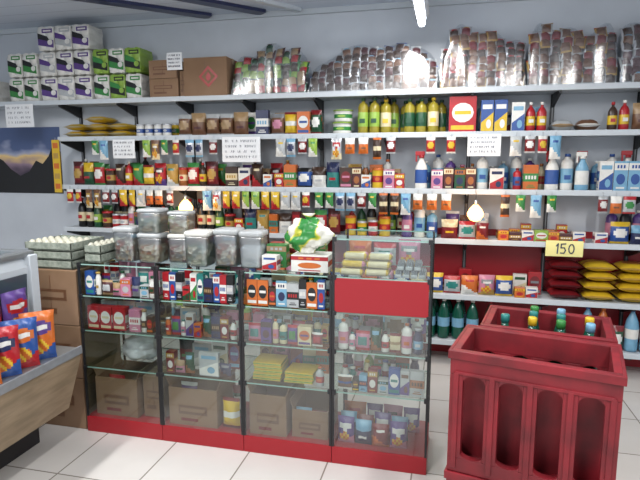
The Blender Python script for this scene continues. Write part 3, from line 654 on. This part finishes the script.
yf = CY0+.03
SC = 'in the glass display case'
def cf(spec, i, z, y=yf, fr=(0, 1), **k):
    a = CX[i]+.022; b = CX[i+1]-.022; return fill(spec, a+(b-a)*fr[0], a+(b-a)*fr[1], z, y, SC, **dict(dict(gap=.001, jit=.005, rot=.06), **k))
MIX = lambda n=14: pick(MBX, MBG, MBT, n=n)
BIG = lambda n=10: pick(GB, GG, GT, n=n)
cf(MIX(), 0, .785); cf(MIX(), 0, .785, yf+.08); cf('tp3 tp1 '+BIG(), 0, .785, yf+.17, hmax=.165)
cf('tp1 tp2 tp5 mx2 tp3 tp4 mx7 tp2 tp1 tp5 tp3', 1, .785); cf('tp4 tp2 tp1 mx3', 1, .785, yf+.1); cf(BIG(), 1, .785, yf+.18, hmax=.165)
cf('razor1*2 mx1 razor2 razor3 tp5 razor1 mx5 tp2', 2, .785); cf('tp4 razor3 '+MIX(4), 2, .785, yf+.1); cf(BIG(), 2, .785, yf+.18, hmax=.165)
cf('matchb*3', 0, .59, fr=(0, .57), cyc=False); cf('card', 0, .59, yf+.12); cf(MIX(), 0, .59, fr=(.6, 1)); cf(BIG(), 0, .59, yf+.2, hmax=.18)
cf(MIX(), 1, .59); cf('shampk card shampw '+MIX(5), 1, .59, yf+.08); cf(BIG(), 1, .59, yf+.17, hmax=.18)
cf(MIX(8)+' shamp shampw', 2, .59); cf(MIX(), 2, .59, yf+.08); cf(BIG(), 2, .59, yf+.17, hmax=.18)
cf('shampw '+pick(MBT, MBG, n=5)+' shampw shampk', 3, .59); cf('shampw '+MIX(5), 3, .59, yf+.08); cf(BIG(), 3, .59, yf+.17, hmax=.18)
cf('card mg2 card', 1, .38, fr=(.45, 1)); cf(MIX(), 1, .38, fr=(0, .43)); cf('gg1 card gb2 '+BIG(4), 1, .38, yf+.12, hmax=.18)
for j in range(5): put('book', CX[2]+.115+R.uniform(-.004, .004), yf+.09, .38+j*.0195, 'yellow notebooks in the display case', R.uniform(-.05, .05))
for j in range(3): put('book', CX[2]+.285+R.uniform(-.004, .004), yf+.09, .38+j*.0195, 'yellow notebooks in the display case', R.uniform(-.05, .05))
cf(BIG(), 2, .38, yf+.18, hmax=.18); cf('mt2 mg4', 2, .38, fr=(.83, 1), rot=0)
cf(MIX(), 3, .38); cf('small3 small1 small2 '+MIX(4), 3, .38, yf+.08); cf('shampk shampw shampg '+BIG(3), 3, .38, yf+.17, hmax=.18)
def blob(name, rx, ry, rz, mat, seed, label, cat, loc, knot=True, rot=(0, 0, 0), k1=.22, k2=.06):
    e = ob(name, None, loc, rot, label=label, cat=cat); vs = []; fs = []; n, m = 48, 30
    for j in range(m+1):
        t = j/m; ph = math.pi*t
        for i in range(n):
            a = 2*math.pi*i/n; q = Vector((math.cos(a)*math.sin(ph), math.sin(a)*math.sin(ph), -math.cos(ph)))
            k = 1+k1*noise.noise(q*1.8+Vector((seed, 0, 0)))-k2*abs(noise.noise(q*3.5+Vector((0, seed, 0))))*2
            vs.append((q.x*rx*k, q.y*ry*k, max(0, rz+q.z*rz*k)))
    for j in range(m):
        for i in range(n): fs.append((j*n+i, j*n+(i+1) % n, (j+1)*n+(i+1) % n, (j+1)*n+i))
    part('bag_body', MB().add(vs, fs, mat, True), e)
    if knot:
        part('knot', MB().lathe([(.02, rz*1.65), (.008, rz*1.85), (.02, rz*1.9+.015), (.035, rz*1.9+.03)], 10, 0, 0, .6, mat), e)
    return e
blob('plastic_bag', .12, .09, .075, 'whitebag', 3, 'crumpled white plastic bag on a glass shelf', 'plastic bag', (CX[0]+.25, CY0+.17, .381), k2=.15)
carton(CX[0]+.17, CY0+.17, .091, .26, .26, .22, 'open brown cardboard box inside display case', group='cardboard boxes in the display cases', openb=True)
carton(CX[1]+.17, CY0+.16, .091, .28, .26, .21, 'open cardboard box with faded print inside display case', group='cardboard boxes in the display cases', openb=True)
carton(CX[0]+.385, CY0+.2, .091, .13, .26, .24, 'tall brown cardboard box inside display case', group='cardboard boxes in the display cases')
carton(CX[2]+.125, CY0+.16, .091, .2, .26, .22, 'open brown cardboard box with red print', group='cardboard boxes in the display cases', openb=True)
carton(CX[2]+.345, CY0+.18, .091, .19, .26, .15, 'short cardboard box holding pouches in display case', group='cardboard boxes in the display cases', openb=True)
fill('detb detr', CX[2]+.258, CX[2]+.435, .1, CY0+.08, 'in a cardboard box', rot=0, jit=0, gap=.001, cyc=False)
fill('gg3 gg8', CX[1]+.05, CX[1]+.3, .1, CY0+.1, 'in a cardboard box', rot=0, cyc=False, hmax=.25); fill('gg9 gg4', CX[0]+.06, CX[0]+.29, .1, CY0+.1, 'in a cardboard box', rot=0, cyc=False)
cf('detp detb detr', 3, .091); cf('detb detr detp', 3, .091, yf+.08); cf('chipo detp gg2', 3, .091, yf+.17)
fill('coffee4 card', CX[1]+.33, CX[2]-.03, .091, yf, SC); fill('gg5 gb7', CX[1]+.33, CX[2]-.03, .091, yf+.13, SC)

def jar(x, y, z, r, h, fillm, lid, label, group='clear plastic tubs on the display cases'):
    e = ob('storage_jar', None, (x, y, z+.001), label=label, cat='jar', group=group); q = math.pi/4
    part('jar_body', MB().lathe([(r*.88, 0), (r*.94, .008), (r, h*.8), (r*.96, h*.86), (r*.9, h*.87)], 40, 0, 0, 1, 'jarplastic', True, 9), e, label='cloudy plastic body')
    part('contents', MB().lathe([(r*.84, .004), (r*.88, .012), (r*.92, h*.52), (r*.8, h*.6), (r*.3, h*.65)], 40, 0, 0, 1, fillm, True, 9), e, label='small wrapped sweets')
    part('lid', MB().lathe([(r*.97, h*.86), (r*1.03, h*.87), (r*1.03, h*.96), (r*.96, h)], 40, 0, 0, 1, lid, True, 9), e, label='%s lid' % lid)
ZT = .96
jar(-1.715, 2.6, ZT, .064, .19, 'filling_red', 'lightgrey', 'square cloudy tub with grey lid holding sweets')
jar(-1.56, 2.6, ZT, .068, .16, 'filling', 'lightgrey', 'square cloudy tub with pale lid holding biscuits')
jar(-1.56, 2.6, ZT+.162, .064, .13, 'filling_green', 'lightgrey', 'square cloudy tub stacked on another tub')
jar(-1.41, 2.64, ZT, .062, .155, 'filling_red', 'white', 'square cloudy tub of mixed sweets')
jar(-1.41, 2.64, ZT+.157, .058, .12, 'filling', 'lightgrey', 'small tub stacked on another tub')
jar(-1.262, 2.56, ZT, .065, .185, 'filling_green', 'white', 'square cloudy tub of pale green sweets')
jar(-1.115, 2.6, ZT, .066, .195, 'filling_red', 'lightgrey', 'tall square cloudy tub holding sweets')
jar(-.97, 2.58, ZT, .062, .19, 'whitebag', 'lightgrey', 'cloudy tub with pale contents and grey lid')
fill('candy4 candy2 candy1', -.9, -.75, ZT, 2.5, 'on the display case', rot=0, cyc=False); fill('gb4 gg7 gg2', -.9, -.75, ZT, 2.58, 'on the display case', rot=0, cyc=False)
fill('gb6 gg3 gb1 gt4 gg8 gb9', -1.8, -1.08, ZT, 2.725, 'on the display case', rot=.03)
boxp('dispbox', .19, .14, .085, 'white', 'red', 'orange', 'sweets_display_box', 'box', 'low white sweets box supporting a plastic bag', 0)
put('dispbox', -.65, 2.57, ZT, 'sweets boxes on the display case')
fill('coffee3 redsmall chipr gb4 gg3', -1.03, -.55, ZT, 2.7, 'on the display case', rot=.05)
blob('plastic_bag', .115, .06, .09, 'bagprint', 8, 'crumpled green, yellow and white printed plastic packet', 'plastic bag', (-.668, 2.56, ZT+.088), True, (0, 0, .2), .3, .16)
CR = [(.012, 0), (.016, .008), (.017, .1), (.012, .11), (.006, .115)]
cms = []
for ms in (['yellow', 'cream', 'yellow', 'gold'], ['gold', 'yellow', 'pink', 'pink'], ['pink', 'lightgrey', 'pink', 'cream']):
    cms.append(MB().lathe(CR, 10, 0, 0, 1, ms).xf(Matrix.Rotation(math.pi/2, 4, 'Y')).mesh('wrapped_roll'))
rolls = []
for lev, (cs, rs) in enumerate([(2, 4), (2, 3), (2, 2)]):
    for c in range(cs):
        for r_ in range(rs): rolls.append((CX[3]+.03+c*.122+lev*.006, CY0+.05+r_*.038+lev*.018, .9785+lev*.036))
for i, p in enumerate(rolls):
    q = (0, 1, 0, 2, 0, 0, 1)[i % 7]
    ob('wrapped_roll', cms[q], p, (0, 0, R.uniform(-.06, .06)), label='small %s wrapped sweet roll in a heap' % ('yellow', 'gold and pink', 'pink')[q], cat='sweets', group='wrapped rolls in the display case')
mb = MB().box(-.016, .016, 0, .17, 0, .016, 'lightgrey', .004)
for i in range(6):
    for j in range(3): mb.box(-.013+j*.01, -.006+j*.01, .01+i*.018, .02+i*.018, .016, .035, 'grey')
bm_ = mb.mesh('scrub_brush')
for i in range(4): ob('scrub_brush', bm_, (CX[3]+.31+i*.037, CY0+.04, .961), label='grey scrubbing brush lying on glass', cat='brush', group='grey brushes in the display case')
for i in range(3): ob('scrub_brush', bm_, (CX[3]+.32+i*.04, CY0+.045, .9975), (0, 0, 0), label='grey scrubbing brush lying on others', cat='brush', group='grey brushes in the display case')
fill('chipo chipw gg4', CX[3]+.03, CX[4]-.03, .96, CY0+.26, 'in the upper case tier', hmax=.17)

# ------------------------------------------------------------------ egg trays on cardboard stack
zc_ = .001
for j, (h, l) in enumerate([(.3, 'large'), (.3, 'plain'), (.31, 'brown')]):
    carton(-2.115+R.uniform(-.006, .006), 2.62, zc_, .34, .36, h, '%s cardboard box in a floor stack' % l, group='stacked cardboard boxes on the floor'); zc_ += h+.003
def egg_tray(x, y, z, nx, ny, label, rz=0):
    p = .048; e = ob('egg_tray', None, (x, y, z), (0, 0, rz), label=label, cat='egg tray', group='stacked egg trays')
    vs = []; fs = []; q = 4; gx, gy = nx*q, ny*q
    for j in range(gy+1):
        for i in range(gx+1):
            vs.append(((i/q-nx/2)*p, (j/q-ny/2)*p, .024+.018*(-math.cos(2*math.pi*i/q)*.5-math.cos(2*math.pi*j/q)*.5)*-1))
    for j in range(gy):
        for i in range(gx): a = j*(gx+1)+i; fs.append((a, a+1, a+gx+2, a+gx+1))
    m = MB().add(vs, fs, 'eggtray', True); X, Y = nx*p/2+.003, ny*p/2+.003
    m.box(-X, X, -Y, -Y+.004, .01, .045, 'eggtray').box(-X, X, Y-.004, Y, .01, .045, 'eggtray').box(-X, -X+.004, -Y, Y, .01, .045, 'eggtray').box(X-.004, X, -Y, Y, .01, .045, 'eggtray')
    m.box(-X+.01, X-.01, -Y+.01, Y-.01, 0, .008, 'eggtray')
    part('tray', m, e); return p
em = MB().lathe([(.003, 0), (.013, .003), (.02, .014), (.0215, .024), (.018, .038), (.01, .048), (.003, .051)], 12, 0, 0, 1, 'egg').mesh('egg')
zt = zc_
for t in range(3):
    egg_tray(-2.125, 2.6, zt+t*.05, 6, 6, 'grey pulp egg tray in a stack on cardboard boxes')
    for i in range(6):
        for j in range(6):
            if t == 2 and j < 4: ob('egg', em, (-2.125+(i-2.5)*.048, 2.6+(j-2.5)*.048, zt+t*.05+.006), label='pale egg sitting in a grey tray', cat='egg', group='eggs in the trays')
for t in range(2): egg_tray(-1.86, 2.62, ZT+.001+t*.05, 2, 6, 'small grey egg tray on the display case')
for i in range(2):
    for j in range(6): ob('egg', em, (-1.86+(i-.5)*.048, 2.62+(j-2.5)*.048, ZT+.057), label='pale egg sitting in a grey tray', cat='egg', group='eggs in the trays')

# ------------------------------------------------------------------ chest display at the side
e = ob('chest_display', None, (-2.4, 1.4, 0), label='white glass-topped chest counter with snack ledge', cat='chest freezer')
Y0, Y1 = -.9, .86
part('body', MB().prism([(-.55, .0), (.2, .0), (.2, .56), (.34, .6), (.36, .98), (.33, 1.03), (-.55, 1.03)], Y0, Y1, 'freezerwhite'), e, label='white painted body')
part('front_window', MB().prism([(.344, .64), (.352, .64), (.369, .95), (.361, .95)], Y0+.06, Y1-.07, 'darkglass'), e, label='dark reflective front glass')
part('end_post', MB().box(.335, .375, Y1-.05, Y1+.004, .56, 1.04, 'shelfwhite', .006), e, label='white end post')
part('lower_panel', MB().prism([(.2, .18), (.5, .22), (.59, .5), (.59, .543), (.2, .543)], Y0, Y1, 'woodtrim'), e, label='muted beige wood lower front')
part('base', MB().box(.2, .3, Y0, Y1, 0, .2, 'blackmetal'), e, label='dark recessed base')
part('ledge', MB().box(.215, .6, Y0, Y1, .545, .56, 'steel', .003), e, label='steel ledge')
part('ledge_trim', MB().box(.595, .606, Y0, Y1, .53, .572, 'grey', .003), e, label='thin grey metal edge of ledge')
part('step', MB().box(.36, .45, Y0, Y1-.08, .561, .66, 'steel', .003), e, label='raised steel step')
part('glass_top', MB().box(-.5, .3, Y0+.04, Y1-.04, 1.03, 1.038, 'freezerglass'), e, label='sliding glass top')
for a, b, c, d in ((-.55, .36, Y0, Y0+.04), (-.55, .36, Y1-.04, Y1), (-.55, -.5, Y0+.04, Y1-.04), (.3, .36, Y0+.04, Y1-.04)): part('rim', MB().box(a, b, c, d, 1.031, 1.06, 'steel', .008), e, label='metal top rim')
part('handle', MB().tube([(-.1, .2, 1.04), (-.1, .2, 1.07), (-.1, .5, 1.07), (-.1, .5, 1.04)], .008, 'blackmetal'), e)
for k, a, b, c, hh in (('snack1', 'orange', 'blue', 'purple', .24), ('snack2', 'purple', 'orange', 'red', .235), ('snack3', 'red', 'blue', 'navy', .23), ('snack4', 'blue', 'red', 'orange', .235)):
    bagp(k, .15, .05, hh, a, b, c, 'chips_bag', 'snack bag', '%s and %s chips bag on a ledge' % (a, c), 4, res=(18, 22), wr=.009)
for j, (k, x, y) in enumerate([('snack1', -1.875, 2.06), ('snack4', -1.875, 1.95), ('snack3', -1.875, 1.84), ('snack2', -1.875, 1.73), ('snack1', -1.875, 1.62), ('snack3', -1.875, 1.51)]):
    put(k, x, y, .561, 'chips bags on the chest ledge', math.radians(48)+R.uniform(-.05, .05))
for j, (k, y) in enumerate([('snack2', 2.06), ('snack3', 1.9), ('snack4', 1.74), ('snack2', 1.58)]):
    put(k, -1.995, y, .661, 'chips bags on the chest step', math.radians(88))

# ------------------------------------------------------------------ red crates
def crate(x, y, z, w, d, h, rz, label, front=4, side=2):
    e = ob('bottle_crate', None, (x, y, z), (0, 0, rz), label=label, cat='bottle crate', group='red plastic bottle crates'); C = 'crateplastic'
    t = .03
    def wall(L, n):
        m = MB(); bt, bb, bar = h*.19, h*.12, L*.085
        m.box(-L/2, L/2, -t/2, t/2, h-bt, h, C, .003).box(-L/2, L/2, -t/2, t/2, 0, bb, C, .003)
        sw = (L-bar*(n+1))/n
        for i in range(n+1):
            xa = -L/2+i*(sw+bar); m.box(xa, xa+bar, -t/2, t/2, bb, h-bt, C, .003)
            if L > .4: m.box(xa+bar*.3, xa+bar*.7, -t/2-.007, -t/2, bb*.3, h-bt*.9, C, .002)
        if L > .4: m.box(-L/2+.02, L/2-.02, -t/2-.006, -t/2, h-bt*.98, h-bt*.84, C, .002)
        for i in range(n):
            xa = -L/2+bar+i*(sw+bar); r = sw/2; zt = h-bt
            for sg in (0, 1):
                for top in (1, 0):
                    cxx = xa+r; rz_ = r*.7 if top else r*.5; zz = (zt-rz_) if top else (bb+rz_)
                    corner = (xa if sg == 0 else xa+sw, zt if top else bb)
                    arc = [(cxx+(-1 if sg == 0 else 1)*r*math.cos(q), zz+(1 if top else -1)*rz_*math.sin(q)) for q in [k*math.pi/16 for k in range(9)]]
                    m.prism([corner]+arc, -t/2, t/2, C)
        return m
    for sg in (-1, 1):
        part('side_wall', wall(w, front), e, (0, sg*(d/2-t/2), 0), (0, 0, 0 if sg < 0 else math.pi), label='thick slotted red wall')
        part('side_wall', wall(d-2*t, side), e, (sg*(w/2-t/2), 0, 0), (0, 0, sg*math.pi/2), label='thick slotted red wall')
    part('bottom', MB().box(-w/2+t, w/2-t, -d/2+t, d/2-t, .004, .014, C), e)
    part('rim', MB().box(-w/2-.008, w/2+.008, -d/2-.008, -d/2+.004, h-.03, h+.002, C, .003).box(-w/2-.008, w/2+.008, d/2-.004, d/2+.008, h-.03, h+.002, C, .003)
         .box(-w/2-.008, -w/2+.004, -d/2, d/2, h-.03, h+.002, C, .003).box(w/2-.004, w/2+.008, -d/2, d/2, h-.03, h+.002, C, .003), e, label='thick red top rim')
    for i in (1, 2, 3): part('divider', MB().box(-.004, .004, -d/2+t, d/2-t, .014, h*.76, C), e, (-w/2+t+i*(w-2*t)/4, 0, 0))
    for j in (1, 2): part('divider', MB().box(-w/2+t, w/2-t, -.004, .004, .014, h*.76, C), e, (0, -d/2+t+j*(d-2*t)/3, 0))
    return e
a = math.radians(-13)
cw, cd = .56, .34
ca, sa = math.cos(a), math.sin(a)
def cpos(u, v): return (.035+u*ca-v*sa, 1.94+u*sa+v*ca)
fx, fy = cpos(cw/2, cd/2)
crate(fx, fy, 0.001, cw, cd, .335, a, 'red plastic crate at the bottom of a stack')
crate(fx, fy, .34, cw, cd, .475, a, 'tall red slotted bottle crate on another crate')
a2 = math.radians(-11); cw2 = .5
bx, by = cpos(.045+cw2/2, cd*1.5+.035)
crate(bx, by, 0.001, cw2, cd, .335, a2, 'red plastic crate at the bottom of rear stack')
crate(bx, by, .34, cw2, cd, .475, a2, 'tall red crate holding green capped bottles')
cb = MB().lathe([(.03, 0), (.036, .01), (.036, .31), (.03, .37), (.017, .43), (.014, .47)], 14, 0, 0, 1, 'petgreen').mesh('bottle_body')
cc = {c: MB().lathe([(.0185, .46), (.0185, .49), (.016, .494)], 12, 0, 0, 1, c).mesh('cap') for c in ('teal', 'green', 'sky', 'yellow')}
for i in range(4):
    for j in range(3):
        lx = (-.5+(i+.5)/4)*(cw2-.06); ly = (-.5+(j+.5)/3)*(cd-.06)
        if (i, j) in ((0, 2), (0, 1), (3, 2)): continue
        q = ('teal', 'sky', 'yellow', 'teal', 'green')[(i*2+j) % 5]
        e = ob('soda_bottle', None, (bx+lx*math.cos(a2)-ly*math.sin(a2), by+lx*math.sin(a2)+ly*math.cos(a2), .34+.015+.004), label='green bottle with %s cap standing in a crate' % q, cat='bottle', group='bottles in the red crate')
        part('bottle_body', cb, e); part('cap', cc[q], e, label='%s screw cap' % q)

# ------------------------------------------------------------------ lamps and added lights
def tube_fix(x, y0, y1, power, drop=0.):
    e = ob('fluorescent_lamp', None, (x, (y0+y1)/2, ZC), label='white fluorescent tube lamp mounted on the ceiling', cat='ceiling lamp', group='ceiling tube lamps'); L = (y1-y0)/2
    part('housing', MB().prism([(-.05, -drop), (.05, -drop), (.03, -.035-drop), (-.03, -.035-drop)], -L, L, 'shelfwhite'), e)
    if drop:
        for yy in (-L+.15, L-.15): part('hanger', MB().tube([(0, yy, 0), (0, yy, -drop)], .004, 'steel', 6), e)
    part('tube', MB().tube([(0, -L+.03, -.06-drop), (0, L-.03, -.06-drop)], .024, 'tubelight', 12), e, label='glowing white tube')
    for yy in (-L+.01, L-.03): part('socket', MB().box(-.02, .02, yy, yy+.02, -.085-drop, -.034-drop, 'shelfwhite', .003), e)
    l = bpy.data.lights.new('lamp_light', 'AREA'); l.shape = 'RECTANGLE'; l.size = .12; l.size_y = 2*L; l.energy = power; l.color = (1, .99, .97)
    o = bpy.data.objects.new('lamp_light', l); COL.objects.link(o); o.parent = e; o.location = (0, 0, -.09-drop)
tube_fix(-.2, 2.55, 3.82, 24, .19)
tube_fix(-2.3, .9, 2.3, 62)  # this and the next two: unseen lamps, added to light the room
tube_fix(.9, .4, 1.7, 62)
tube_fix(-.9, -.6, .6, 62)
def glare_glow(x, z):  # warm glare patches, built as added glowing globes on wires
    e = ob('glare_globe', None, (x, YS+.005, z), label='round glowing globe added for a warm glare patch', cat='added glare patch', group='added warm glare patches under the shelves')
    part('glow_globe', MB().lathe([(.01, -.105), (.035, -.095), (.055, -.065), (.056, -.045), (.04, -.015), (.016, .012)], 20, 0, 0, 1, 'glareglow'), e, (0, -.085, 0))
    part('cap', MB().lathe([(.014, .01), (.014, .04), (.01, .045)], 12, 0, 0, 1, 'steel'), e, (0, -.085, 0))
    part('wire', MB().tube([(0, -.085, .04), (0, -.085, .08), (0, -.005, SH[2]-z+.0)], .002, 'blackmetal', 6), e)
    l = bpy.data.lights.new('glare_light', 'POINT'); l.energy = 3.5; l.color = (1, .62, .3); l.shadow_soft_size = .06  # added point light spreads the warm glare onto nearby goods
    o = bpy.data.objects.new('glare_light', l); COL.objects.link(o); o.parent = e; o.location = (0, -.21, -.03)
glare_glow(-2.0, 1.2); glare_glow(.2, 1.2)

# ------------------------------------------------------------------ world & camera
wd = bpy.data.worlds.new('World'); scene.world = wd; wd.use_nodes = True
wd.node_tree.nodes['Background'].inputs[0].default_value = (.88, .94, 1, 1); wd.node_tree.nodes['Background'].inputs[1].default_value = 1.15
cam = bpy.data.cameras.new('camera'); co = bpy.data.objects.new('camera', cam); COL.objects.link(co)
cam.sensor_width = 36; cam.lens = 29.8; cam.clip_start = .05
co.location = (0, 0, 1.5); co.rotation_euler = (math.radians(90-8.3), 0, math.radians(13.4))
scene.camera = co
